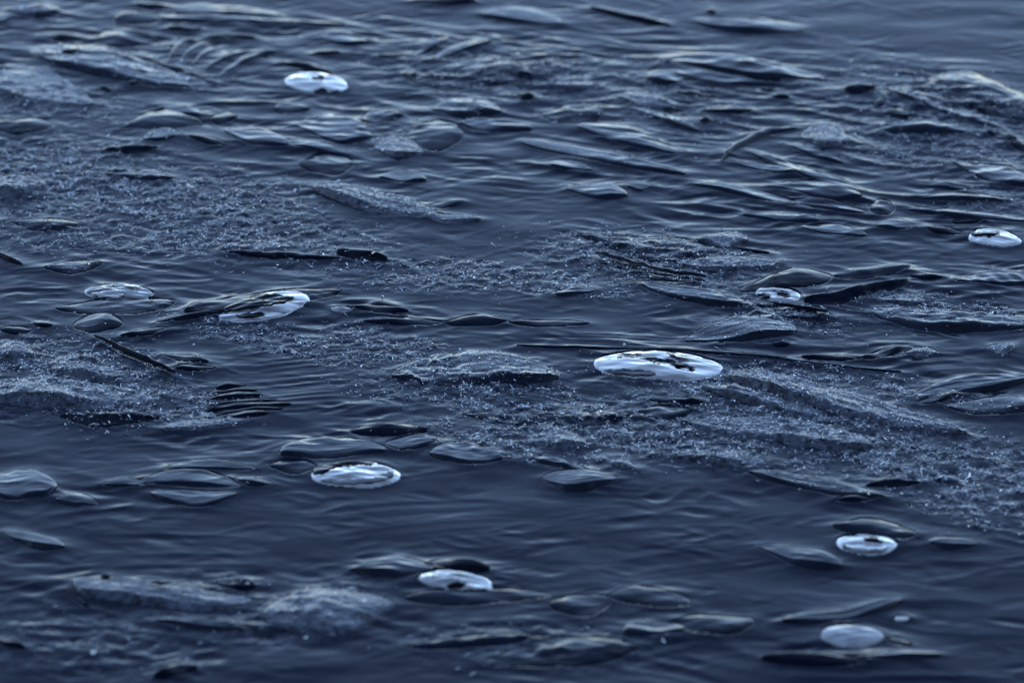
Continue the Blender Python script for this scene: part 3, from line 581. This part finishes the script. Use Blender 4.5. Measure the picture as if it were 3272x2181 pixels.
T_LOW = [
 ('twig','twig','tube',300,1086,562,1206,5,5,5,'straight thin stalk slanting down right across the left crust mat',dict(m='dark',lift=.003)),
 ('leaf','leaf','dome',515,1136,668,1162,13,12,6,'upper of two smooth dark blades right of the thin stalk',dict(m='dark',fuzz=.05)),
 ('leaf','leaf','dome',560,1186,692,1182,9,9,5,'lower of two smooth dark blades right of the thin stalk',dict(m='dark')),
 ('leaf','leaf','plate',-40,1132,118,1138,30,24,8,'uppermost crusted leaf of the left mat, cut by the left edge',dict(fuzz=1.0,front=.5)),
 ('leaf','leaf','plate',110,1168,405,1202,34,34,12,'middle crusted leaf of the left mat below the thin stalk',dict(fuzz=1.1,front=.4)),
 ('leaf','leaf','plate',-50,1272,490,1288,52,28,14,'large front leaf of the left mat with a bright bristly black edge',dict(fuzz=1.2,front=.5,q=.4)),
 ('leaf','leaf','slab',192,1334,515,1338,14,32,8,'black bristle-specked leaf below the front of the left mat',dict(m='dark',fuzz=.4)),
 ('leaf','leaf','plate',505,1375,800,1345,14,14,4,'pale crusted strip curving up under the comb-like frond',dict(fuzz=.8,front=.4)),
 ('leaf','leaf','plate',435,1548,770,1560,38,9,5,'pale smooth main leaf of the cluster left of the split bubble',dict(front=.25,p=1.1)),
 ('leaf','leaf','plate',745,1538,872,1550,10,13,6,'pointed right tip of the cluster left of the split bubble',dict(front=.5,fuzz=.15)),
 ('leaf','leaf','plate',478,1578,758,1582,12,36,6,'lowest leaf of the cluster left of the split bubble, rounded black front',dict(front=.3)),
 ('leaf','leaf','plate',520,1504,820,1502,18,9,4,'hindmost arched leaf of the cluster left of the split bubble',dict(front=.3)),
 ('leaf','leaf','plate',320,1552,500,1546,10,10,3,'thin left end leaf of the cluster left of the split bubble',{}),
 ('leaf','leaf','plate',-80,1552,184,1560,44,46,8,'big rounded leaf at the left edge with a thick black front',dict(front=.22)),
 ('leaf','leaf','plate',176,1602,314,1612,20,15,4.5,'small pale leaf right of the big rounded left-edge leaf',dict(front=.25)),
 ('leaf','leaf','dome',858,1492,1018,1496,28,22,6,'smooth grey leaf touching the left end of the split bubble',{}),
 ('leaf','leaf','plate',895,1452,1238,1444,38,22,8,'striated leaf whose black front hangs over the split bubble',dict(front=.4,p=.8)),
 ('leaf','leaf','plate',1234,1420,1394,1408,16,25,6,'small leaf right behind the split bubble with a dark rounded front',dict(front=.3)),
 ('leaf','leaf','plate',1372,1452,1638,1466,34,30,7,'grey rounded leaf right of the split bubble with a black front',dict(front=.25)),
 ('leaf','leaf','dome',1120,1382,1375,1378,28,12,7,'dark arched leaf behind the striated leaf, centre',dict(m='dark',fuzz=.06)),
 ('leaf','leaf','plate',1248,1205,1785,1212,62,40,14,'large centre mound of leaf with a bristly black front edge',dict(fuzz=.5,front=.3)),
 ('leaf','leaf','dome',1478,1322,2022,1326,24,38,6,'wide dark hollow-looking leaf specked with bristles below the centre mound',dict(fuzz=.35,q=.6)),
 ('leaf','leaf','plate',1678,1412,1874,1424,30,26,7,'crusted broken leaf with dark pits, right of centre low',dict(fuzz=1.2,front=.4)),
 ('leaf','leaf','plate',1698,1466,1888,1512,12,12,5,'slim dark-edged leaf slanting down to the lone lens leaf',dict(front=.5)),
 ('leaf','leaf','plate',1900,1462,2035,1502,18,16,5,'small crusted leaf right of the slim dark-edged leaf',dict(fuzz=.6,front=.4)),
 ('leaf','leaf','plate',1732,1528,1974,1536,20,40,8,'lone lens-shaped leaf with a deep black front, below centre right',dict(front=.28)),
 ('leaf','leaf','dome',2052,1276,2265,1296,9,11,6,'black leaf edge just below the largest bubble',dict(m='dark',fuzz=.05)),
 ('leaf','leaf','dome',2036,1312,2215,1312,18,26,5,'smooth dark leaf below the black edge under the largest bubble',dict(q=.5)),
 ('leaf','leaf','plate',2325,1208,3090,1392,40,30,15,'longest crusted leaf, sloping right from the largest bubble',dict(fuzz=.95,front=.35,p=.85,q=.5)),
 ('leaf','leaf','plate',2240,1244,2648,1335,20,26,11,'crusted leaf tucked under the left end of the longest crusted leaf',dict(fuzz=.7,front=.4)),
 ('leaf','leaf','plate',2185,1352,2790,1430,40,30,11,'broad crusted leaf in front of the longest crusted leaf',dict(fuzz=1.0,front=.3,q=.5)),
 ('leaf','leaf','plate',2170,1462,2465,1488,17,17,8,'crusted leaf with a crumbling black front behind the smooth spine leaf',dict(fuzz=1.0,front=.6)),
 ('leaf','leaf','plate',2392,1512,2830,1594,16,22,8,'smooth pale leaf with a dark back spine, lower right',dict(front=.4,fuzz=.2)),
 ('leaf','leaf','dome',2668,1602,2806,1598,8,10,5,'black leaf sliver at the right tip of the smooth spine leaf',dict(m='dark')),
 ('leaf','leaf','slab',2764,1558,2940,1546,10,11,5,'small dark leaf right of the smooth spine leaf',dict(m='dark')),
 ('leaf','leaf','plate',2915,1268,3300,1212,30,22,7,'streaked smooth leaf rising to the right edge beside the longest crusted leaf',dict(front=.3)),
 ('leaf','leaf','plate',2925,1295,3070,1262,10,12,6,'dark crumbly tip at the left end of the streaked smooth leaf',dict(fuzz=.25,m='dark')),
 ('leaf','leaf','plate',3010,1300,3330,1290,18,34,6,'dark leaf at the right edge in front of the streaked smooth leaf',dict(fuzz=.2,front=.5)),
 ('leaf','leaf','dome',2748,1148,2885,1118,12,15,7,'shiny dark folded leaf above the longest crusted leaf',dict(m='dark')),
 ('leaf','leaf','dome',2888,1134,2998,1132,15,15,6,'crust-flecked lump right of the shiny dark folded leaf',dict(fuzz=.6)),
 ('debris_lump','lump','dome',3148,1120,3244,1116,17,18,7,'round crust-flecked knob near the right edge, level with the largest bubble',dict(fuzz=.8)),
 ('twig','twig','tube',1650,1106,2880,1192,2,2.5,2.5,'very long thin stalk running right past the back of the largest bubble',dict(path=[(1900,1116),(2150,1122),(2420,1145),(2650,1170)],q=.2)),
 ('debris_lump','lump','dome',2468,1106,2524,1106,7,7,4,'tiny dark bump on the smooth liquid right of the largest bubble',dict(m='dark')),
 ('leaf','leaf','dome',2560,1140,2760,1150,9,10,5,'dark smooth blade left of the shiny dark folded leaf',dict(m='dark')),
 ('leaf','leaf','plate',14,1704,210,1748,12,26,7,'crisp leaf with a black rounded front alone at the lower left',dict(front=.28)),
 ('leaf','leaf','dome',-20,2050,80,2074,9,11,5,'black leaf sliver at the left edge near the bottom',dict(m='dark')),
 ('leaf','leaf','plate',500,1986,796,2016,12,12,4.5,'slim pale blade in front of the pitted log-like leaf',dict(front=.35)),
 ('leaf','leaf','plate',688,1864,820,1876,12,12,6,'dark crumbly leaf behind the right end of the pitted log-like leaf',dict(fuzz=.6,m='dark')),
 ('leaf','leaf','dome',838,1968,1260,1935,84,60,9,'big soft crusted mound left of the ragged bubble',dict(fuzz=.12,q=.6,m='crust')),
 ('debris_lump','lump','dome',490,2168,632,2140,26,14,9,'black-fronted lump at the bottom edge, left of centre',dict(m='dark')),
 ('leaf','leaf','dome',205,1890,285,1942,8,9,4.5,'dark narrow leaf left of the pitted log-like leaf',dict(m='dark')),
 ('leaf','leaf','plate',1118,1822,1390,1818,30,28,8,'grey leaf with a black front running into the ragged bubble',dict(front=.4)),
 ('leaf','leaf','dome',1368,1806,1566,1826,30,14,9,'smooth dark cap of leaf over the back of the ragged bubble',dict(m='dark',q=.5)),
 ('leaf','leaf','dome',1290,1912,1760,1902,24,28,4,'long faint leaf shape under the liquid in front of the ragged bubble',{}),
 ('leaf','leaf','dome',1752,1932,1950,1922,32,36,5,'dark rounded shape under the liquid right of the ragged bubble',dict(q=.5)),
 ('leaf','leaf','dome',1942,1908,2210,1932,36,24,4,'faint rounded shape touching the dark rounded one, lower centre right',dict(q=.5)),
 ('leaf','leaf','plate',1990,2022,2190,2016,26,20,6,'dark leaf near the bottom, left of the cloudy bubble',dict(front=.4)),
 ('leaf','leaf','dome',1540,2120,2040,2070,44,50,6,'wide faint mound at the bottom, right of centre',dict(q=.6)),
 ('leaf','leaf','dome',1290,2062,1760,2032,12,22,4,'long faint ridge above the wide faint mound at the bottom',{}),
 ('leaf','leaf','dome',2660,1684,2930,1712,38,26,8,'smooth dark dome-like leaf right behind the ringed bubble',dict(q=.5,men=.0016)),
 ('leaf','leaf','plate',2424,1752,2700,1812,22,30,8,'long rounded leaf with a black front, left of the ringed bubble',dict(front=.4)),
 ('leaf','leaf','plate',2966,1732,3124,1742,13,15,5,'small grey leaf right of the ringed bubble',dict(front=.35)),
 ('leaf','leaf','plate',2498,1988,2885,1922,18,26,7,'bent grey leaf wedge right above the cloudy bubble',dict(front=.3)),
 ('leaf','leaf','dome',2432,2106,2770,2122,18,22,8,'black-fronted long leaf below the cloudy bubble',dict(m='dark')),
 ('leaf','leaf','plate',2700,2108,3010,2098,12,12,5,'pale ridge of leaf right of the black-fronted long leaf',dict(front=.4)),
 ('leaf','leaf','dome',2822,2040,2918,2066,14,12,5,'small dark leaf touching the right side of the cloudy bubble',dict(m='dark')),
 ('leaf','leaf','dome',2148,1995,2410,1992,32,32,5,'faint dark dome of leaf left of the bent grey leaf wedge',dict(q=.5)),
]
for i_, row in enumerate(T_FAR + T_MID_UP + T_LOW):
    nm, cat, kind, x0, y0, x1, y1, wu, wl, h, label, kw = row
    if i_ < len(T_FAR) and kw.get('m') != 'dark': h *= 1.15; wu *= 1.15
    leaf(nm, cat, kind, x0, y0, x1, y1, wu, wl, h, label, **kw)

# pitted log-like leaf: body and its two holes
log = leaf('leaf', 'leaf', 'plate', 235, 1872, 800, 1922, 24, 44, 9, 'long pitted log-like leaf with two dark holes, lower left', fuzz=.1, front=.35, q=.4, m='crust')
for hx, hy, hw in ((338, 1868, 16), (514, 1886, 32)):
    leaf('hole', None, 'dome', hx - hw, hy, hx + hw, hy + 1, 6, 6, 1.0, None, m='dark', parent=log, men=0, lift=.0078)

# fronds: a midrib with leaflets
def frond(label, rib, leaflets, width, h, m='leaf', bend=3.0):
    gxp, gyp = ground(leaflets[0][0], leaflets[0][1])
    e = bpy.data.objects.new('frond', None); COL.objects.link(e); tag(e, label, 'frond')
    if rib: leaf('midrib', None, 'tube', *rib, 6, 6, 4, None, parent=e)
    for i, a in enumerate(leaflets):
        k = (1.25, 0.8, 1.05, 0.7, 1.15, 0.9)[i % 6]
        leaf('leaflet', None, 'plate', *a, width * k, width * k, h * (1.1 - 0.3 * (i % 2)), None, parent=e, front=.5, m=m, men=.0005, bow=bend * (0.7 + 0.5 * (i % 3)), p=0.8 + 0.15 * (i % 4))
    return e
frond('fan-like frond with curved leaflets, upper left', (440, 182, 690, 268),
      [(533, 203, 600, 132), (566, 213, 672, 142), (603, 227, 740, 148), (640, 238, 800, 166), (678, 264, 880, 166)], 9, 4.5, 'leaf', 14.0)
frond('comb-like black frond of parallel leaflets right of the left crust mat', None,
      [(690, 1242, 790, 1232), (673, 1263, 823, 1249), (655, 1284, 840, 1265), (648, 1300, 890, 1281), (655, 1316, 932, 1295), (690, 1329, 905, 1309), (655, 1344, 862, 1323)], 6, 5.5, 'dark', 4.0)

# ------------------------------------------------------------------ bubbles
def bubble(label, cx, cy, a, b, h, mat_name='film', tilt=0.0, patches=(), power=0.6, rim=True, name='bubble', wave=0.15, group=None, seed=0, z0=0.0, reflection_mat='dark'):
    """film dome on an elliptical foot read at (cx,cy) with half axes a, b; h in mm; patches = outlines of raised patches standing in for reflections on the film"""
    h = h * 0.001
    r = np.random.default_rng(seed + 500)
    NA = 96; th = np.linspace(0, 2 * pi, NA, endpoint=False)
    ct, st = np.cos(th), np.sin(th)
    h *= 0.45; wob = 1 + 0.035 * np.sin(2 * th + r.uniform(0, 6)) + 0.02 * np.sin(5 * th + r.uniform(0, 6)) + 0.03 * np.sin(3 * th + r.uniform(0, 6))
    ex = cx + a * ct * wob; ey = cy - b * st * wob + tan(radians(tilt)) * a * ct
    ox, oy = ground(ex, ey); gxc, gyc = ox.mean(), oy.mean()
    zb = float(np.mean(sample(H0, ox, oy))) + z0
    ph = r.uniform(0, 6.28, 5)
    def dome_z(u, v):
        rr = np.clip(u * u + v * v, 0, 1)
        z = h * np.power(1 - rr, power)
        sw = u * 2.1 + 0.8 * np.sin(u * 2.6 + ph[2]); z = z + h * wave * np.clip(1 - rr, 0, 1) ** 0.6 * (np.sin(v * 6 + sw + ph[0]) + 0.55 * np.sin(v * 13 - sw * 1.3 + ph[1]) + 0.25 * np.sin(v * 24 + sw * 2.2 + ph[3]) + 0.5 * np.sin(rr * 8 + ph[4]))
        return z
    NR = 36; rad = np.sin(np.linspace(0, pi / 2, NR)); rad[0] = 0.003
    X = gxc + rad[:, None] * (ox - gxc)[None]; Y = gyc + rad[:, None] * (oy - gyc)[None]
    U = rad[:, None] * ct[None]; Vv = rad[:, None] * st[None]
    Z = zb + dome_z(U, Vv) + 0.0006
    e = bpy.data.objects.new(name, None); COL.objects.link(e); e.location = (gxc, gyc, zb); tag(e, label, 'bubble', group)
    off = np.array([gxc, gyc, zb])
    V = np.stack([X, Y, Z], -1).reshape(-1, 3) - off
    mesh_obj('film', V, grid_faces(NR, NA, True)[:, ::-1], M[mat_name], e)
    if rim:
        R = []
        for k, (dr, dz) in enumerate(((1.035, -0.0012), (1.028, 0.0007), (1.0, 0.0014), (0.972, 0.0011), (0.965, -0.0008))):
            R.append(np.stack([gxc + dr * (ox - gxc), gyc + dr * (oy - gyc), np.full(NA, zb + dz)], -1))
        mesh_obj('rim', np.concatenate(R) - off, grid_faces(5, NA, True)[:, ::-1], M['rim'], e)
    # dark and pale patches laid on the film in place of reflections
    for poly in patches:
        pm = reflection_mat
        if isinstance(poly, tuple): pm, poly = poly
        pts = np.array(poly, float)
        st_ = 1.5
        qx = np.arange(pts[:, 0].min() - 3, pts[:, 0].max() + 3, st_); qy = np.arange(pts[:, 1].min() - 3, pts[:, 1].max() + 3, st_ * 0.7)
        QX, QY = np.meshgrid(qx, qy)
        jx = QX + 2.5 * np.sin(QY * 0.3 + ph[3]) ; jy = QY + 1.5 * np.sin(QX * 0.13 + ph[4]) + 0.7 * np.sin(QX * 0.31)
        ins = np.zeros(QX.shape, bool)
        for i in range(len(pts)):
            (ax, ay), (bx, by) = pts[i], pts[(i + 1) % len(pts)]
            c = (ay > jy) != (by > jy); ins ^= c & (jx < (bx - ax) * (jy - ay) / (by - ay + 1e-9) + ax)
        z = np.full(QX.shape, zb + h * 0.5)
        for _ in range(14):
            x, y = ground(QX, QY, z)
            # polar coordinates on the foot ellipse
            ang = np.arctan2(y - gyc, x - gxc)
            oa = np.arctan2(oy - gyc, ox - gxc); orad = np.hypot(ox - gxc, oy - gyc); so_ = np.argsort(oa)
            R0 = np.interp(ang, oa[so_], orad[so_], period=2 * pi)
            tr = np.interp(ang, np.concatenate([oa[so_] - 2 * pi, oa[so_], oa[so_] + 2 * pi]), np.concatenate([th[so_] - 0, th[so_], th[so_]]))
            rr = np.hypot(x - gxc, y - gyc) / R0
            uu = np.clip(rr, 0, 1) * np.cos(tr); vv = np.clip(rr, 0, 1) * np.sin(tr)
            z = 0.5 * z + 0.5 * (zb + dome_z(uu, vv) + 0.0013)
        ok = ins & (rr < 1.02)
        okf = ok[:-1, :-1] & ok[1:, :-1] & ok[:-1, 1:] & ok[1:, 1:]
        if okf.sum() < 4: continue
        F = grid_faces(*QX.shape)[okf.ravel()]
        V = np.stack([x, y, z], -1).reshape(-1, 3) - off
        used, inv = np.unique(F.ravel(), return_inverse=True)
        o = mesh_obj('reflection_patch', V[used], inv.reshape(-1, 4), M[pm], e)
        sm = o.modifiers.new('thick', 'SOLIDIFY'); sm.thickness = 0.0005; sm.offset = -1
    meniscus(ox[::3], oy[::3], 0.0015, 0.008)
    return e

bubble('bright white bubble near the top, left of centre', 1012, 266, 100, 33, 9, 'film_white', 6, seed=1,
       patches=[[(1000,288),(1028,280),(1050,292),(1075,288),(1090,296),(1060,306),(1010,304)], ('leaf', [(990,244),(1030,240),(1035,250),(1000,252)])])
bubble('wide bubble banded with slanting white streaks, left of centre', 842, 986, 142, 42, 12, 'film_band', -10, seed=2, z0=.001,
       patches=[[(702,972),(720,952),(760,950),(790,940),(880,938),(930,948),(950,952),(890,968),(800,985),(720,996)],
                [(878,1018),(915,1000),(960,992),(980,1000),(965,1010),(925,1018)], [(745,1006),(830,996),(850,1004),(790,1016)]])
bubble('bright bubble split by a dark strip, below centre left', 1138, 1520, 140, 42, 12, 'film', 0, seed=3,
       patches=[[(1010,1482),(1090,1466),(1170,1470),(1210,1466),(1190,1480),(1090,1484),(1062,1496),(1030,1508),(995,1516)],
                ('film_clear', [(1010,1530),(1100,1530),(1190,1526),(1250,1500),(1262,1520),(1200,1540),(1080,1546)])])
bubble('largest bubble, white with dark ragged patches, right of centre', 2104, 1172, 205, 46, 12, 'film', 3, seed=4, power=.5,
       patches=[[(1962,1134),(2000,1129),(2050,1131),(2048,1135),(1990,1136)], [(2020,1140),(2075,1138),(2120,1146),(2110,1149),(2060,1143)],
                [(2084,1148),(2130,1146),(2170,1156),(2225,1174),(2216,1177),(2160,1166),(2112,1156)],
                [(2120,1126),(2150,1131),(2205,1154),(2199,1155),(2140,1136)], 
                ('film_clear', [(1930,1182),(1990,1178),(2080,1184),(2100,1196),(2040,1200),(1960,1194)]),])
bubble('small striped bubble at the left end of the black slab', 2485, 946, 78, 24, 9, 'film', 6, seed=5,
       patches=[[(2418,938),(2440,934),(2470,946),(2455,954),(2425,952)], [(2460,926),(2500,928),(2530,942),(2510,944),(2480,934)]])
bubble('white bubble crossed by a black strip at the right edge', 3178, 764, 82, 27, 9, 'film_white', 6, seed=6,
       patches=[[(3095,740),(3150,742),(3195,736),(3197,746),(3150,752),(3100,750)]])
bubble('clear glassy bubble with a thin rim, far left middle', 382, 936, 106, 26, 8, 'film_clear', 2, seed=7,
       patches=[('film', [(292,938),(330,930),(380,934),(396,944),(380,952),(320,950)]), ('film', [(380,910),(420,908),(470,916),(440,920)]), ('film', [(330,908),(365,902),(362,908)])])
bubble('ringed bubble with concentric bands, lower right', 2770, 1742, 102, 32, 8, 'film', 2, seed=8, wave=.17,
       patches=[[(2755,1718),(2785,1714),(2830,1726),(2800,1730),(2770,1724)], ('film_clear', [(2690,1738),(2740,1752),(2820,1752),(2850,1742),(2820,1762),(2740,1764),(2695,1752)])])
bubble('ragged white bubble under a dark reflection patch, bottom centre', 1456, 1862, 116, 32, 11, 'film', 5, seed=9, wave=.15,
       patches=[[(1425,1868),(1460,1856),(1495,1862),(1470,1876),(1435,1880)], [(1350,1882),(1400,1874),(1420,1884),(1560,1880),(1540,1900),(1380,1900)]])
bubble('soft cloudy grey bubble in the bottom right corner area', 2720, 2034, 101, 37, 6, 'film_cloudy', 0, seed=10, wave=.08)
bubble('tiny white bubble above right of the cloudy bubble', 2881, 1976, 25, 8, 3, 'film', 0, seed=11, rim=False)
bubble('small glinting bubble beside the right end of the banded bubble', 1094, 992, 34, 9, 4, 'film_clear', 4, seed=12)
bubble('tiny flat bubble on smooth liquid right of the largest bubble', 2304, 1103, 13, 4, 2, 'film_cloudy', 0, seed=13, rim=False)
bubble('tiny round glint bubble alone at the bottom left', 298, 2090, 9, 6, 4, 'film', 0, seed=14, rim=False)
bubble('tiny glint bubble directly behind the largest bubble', 1995, 1106, 5, 4, 4, 'film', 0, seed=15, rim=False)

# ------------------------------------------------------------------ the liquid itself, dense where it is seen, running on to the horizon
def tails(a, n=26):
    step = a[1] - a[0]; g = np.cumsum(step * 1.0 * 1.42 ** np.arange(1, n + 1))
    return np.concatenate([a[0] - g[::-1], a, a[-1] + g])
ax_, ay_ = tails(gx), tails(gy); n_t = 26
HF = np.pad(H, n_t, mode='edge'); CF = np.pad(crust, n_t, mode='edge')
def fade(a, lo, hi): return np.clip(1 - np.maximum(lo - a, a - hi) / 0.12, 0, 1)
fd = fade(ay_, Y0, Y1)[:, None] * fade(ax_, X0, X1)[None, :]
HF *= fd; CF *= fd
AX, AY = np.meshgrid(ax_, ay_)
V = np.stack([AX, AY, HF], -1).reshape(-1, 3)
water = mesh_obj('water', V, grid_faces(len(ay_), len(ax_)), M['liquid'])
at = water.data.attributes.new('crust', 'FLOAT', 'POINT'); at.data.foreach_set('value', CF.astype(np.float32).ravel())
tag(water, 'dark blue glossy liquid surface with ripples', 'water', kind='structure')

# ------------------------------------------------------------------ unseen bank, added behind the camera to block the sun and darken reflections
def shade_bank_material():
    m, n, l, p = mat('shade_bank_earth')
    tc = n.new('ShaderNodeNewGeometry'); nz = n.new('ShaderNodeTexNoise'); nz.inputs['Scale'].default_value = 1.7; nz.inputs['Detail'].default_value = 8
    rp = n.new('ShaderNodeValToRGB'); rp.color_ramp.elements[0].color = (0.018, 0.020, 0.014, 1); rp.color_ramp.elements[1].color = (0.06, 0.06, 0.045, 1)
    l.new(tc.outputs['Position'], nz.inputs[0]); l.new(nz.outputs[0], rp.inputs[0]); l.new(rp.outputs[0], p.inputs['Base Color'])
    p.inputs['Roughness'].default_value = 0.9
    return m
bxs = np.linspace(-60, 60, 121); bys = np.linspace(-60, -3.4, 90)
BX, BY = np.meshgrid(bxs, bys); D = -3.9 - BY
BZ = 0.28 * np.clip(D, -1, 3) + 12.5 * sstep(3.0, 16, D) + 3 * sstep(16, 60, D) + (0.15 + 0.9 * sstep(3, 14, D)) * (np.sin(BX * 0.9 + BY * 0.3) * 0.5 + np.sin(BX * 0.37 - BY * 0.7 + 1) * 0.7 + np.sin(BX * 2.3 + 2) * 0.25) * np.clip(D, 0, 1)
shade_bank = mesh_obj('shade_bank', np.stack([BX, BY, BZ], -1).reshape(-1, 3), grid_faces(90, 121), shade_bank_material())
tag(shade_bank, 'unseen dark earth slope added behind the camera to block the sun', 'shade_bank', kind='structure')

# ------------------------------------------------------------------ pale bristly fuzz on the crusted stretches of liquid
clump = sstep(-0.6, 1.2, spectral(0.018, 0.022, 41) + 0.6 * spectral(0.05, 0.04, 42))
near_y = float(ground(0, 1720)[1]); far_y = float(ground(0, 480)[1])
wgt = (crust ** 1.5) * (0.15 + clump) * (np.abs(GX) < 0.62) * np.where(GY < near_y, 0.12, 1) * np.where(GY > far_y, 0.5, 1)
pr = wgt.ravel() / wgt.sum()
NF = 44000
idx = RNG.choice(len(pr), NF, p=pr)
P = np.stack([GX.ravel()[idx] + RNG.uniform(-.5, .5, NF) * DX, GY.ravel()[idx] + RNG.uniform(-.5, .5, NF) * DY, np.zeros(NF)], -1)
P[:, 2] = sample(H, P[:, 0], P[:, 1])
SV, SF = squiggles(P, seed=99)
fz = mesh_obj('bristle_fuzz', SV, SF, M['fuzz'], smooth=False)
tag(fz, 'pale bristly fuzz scattered over the crusted stretches of liquid', 'fuzz', kind='stuff')
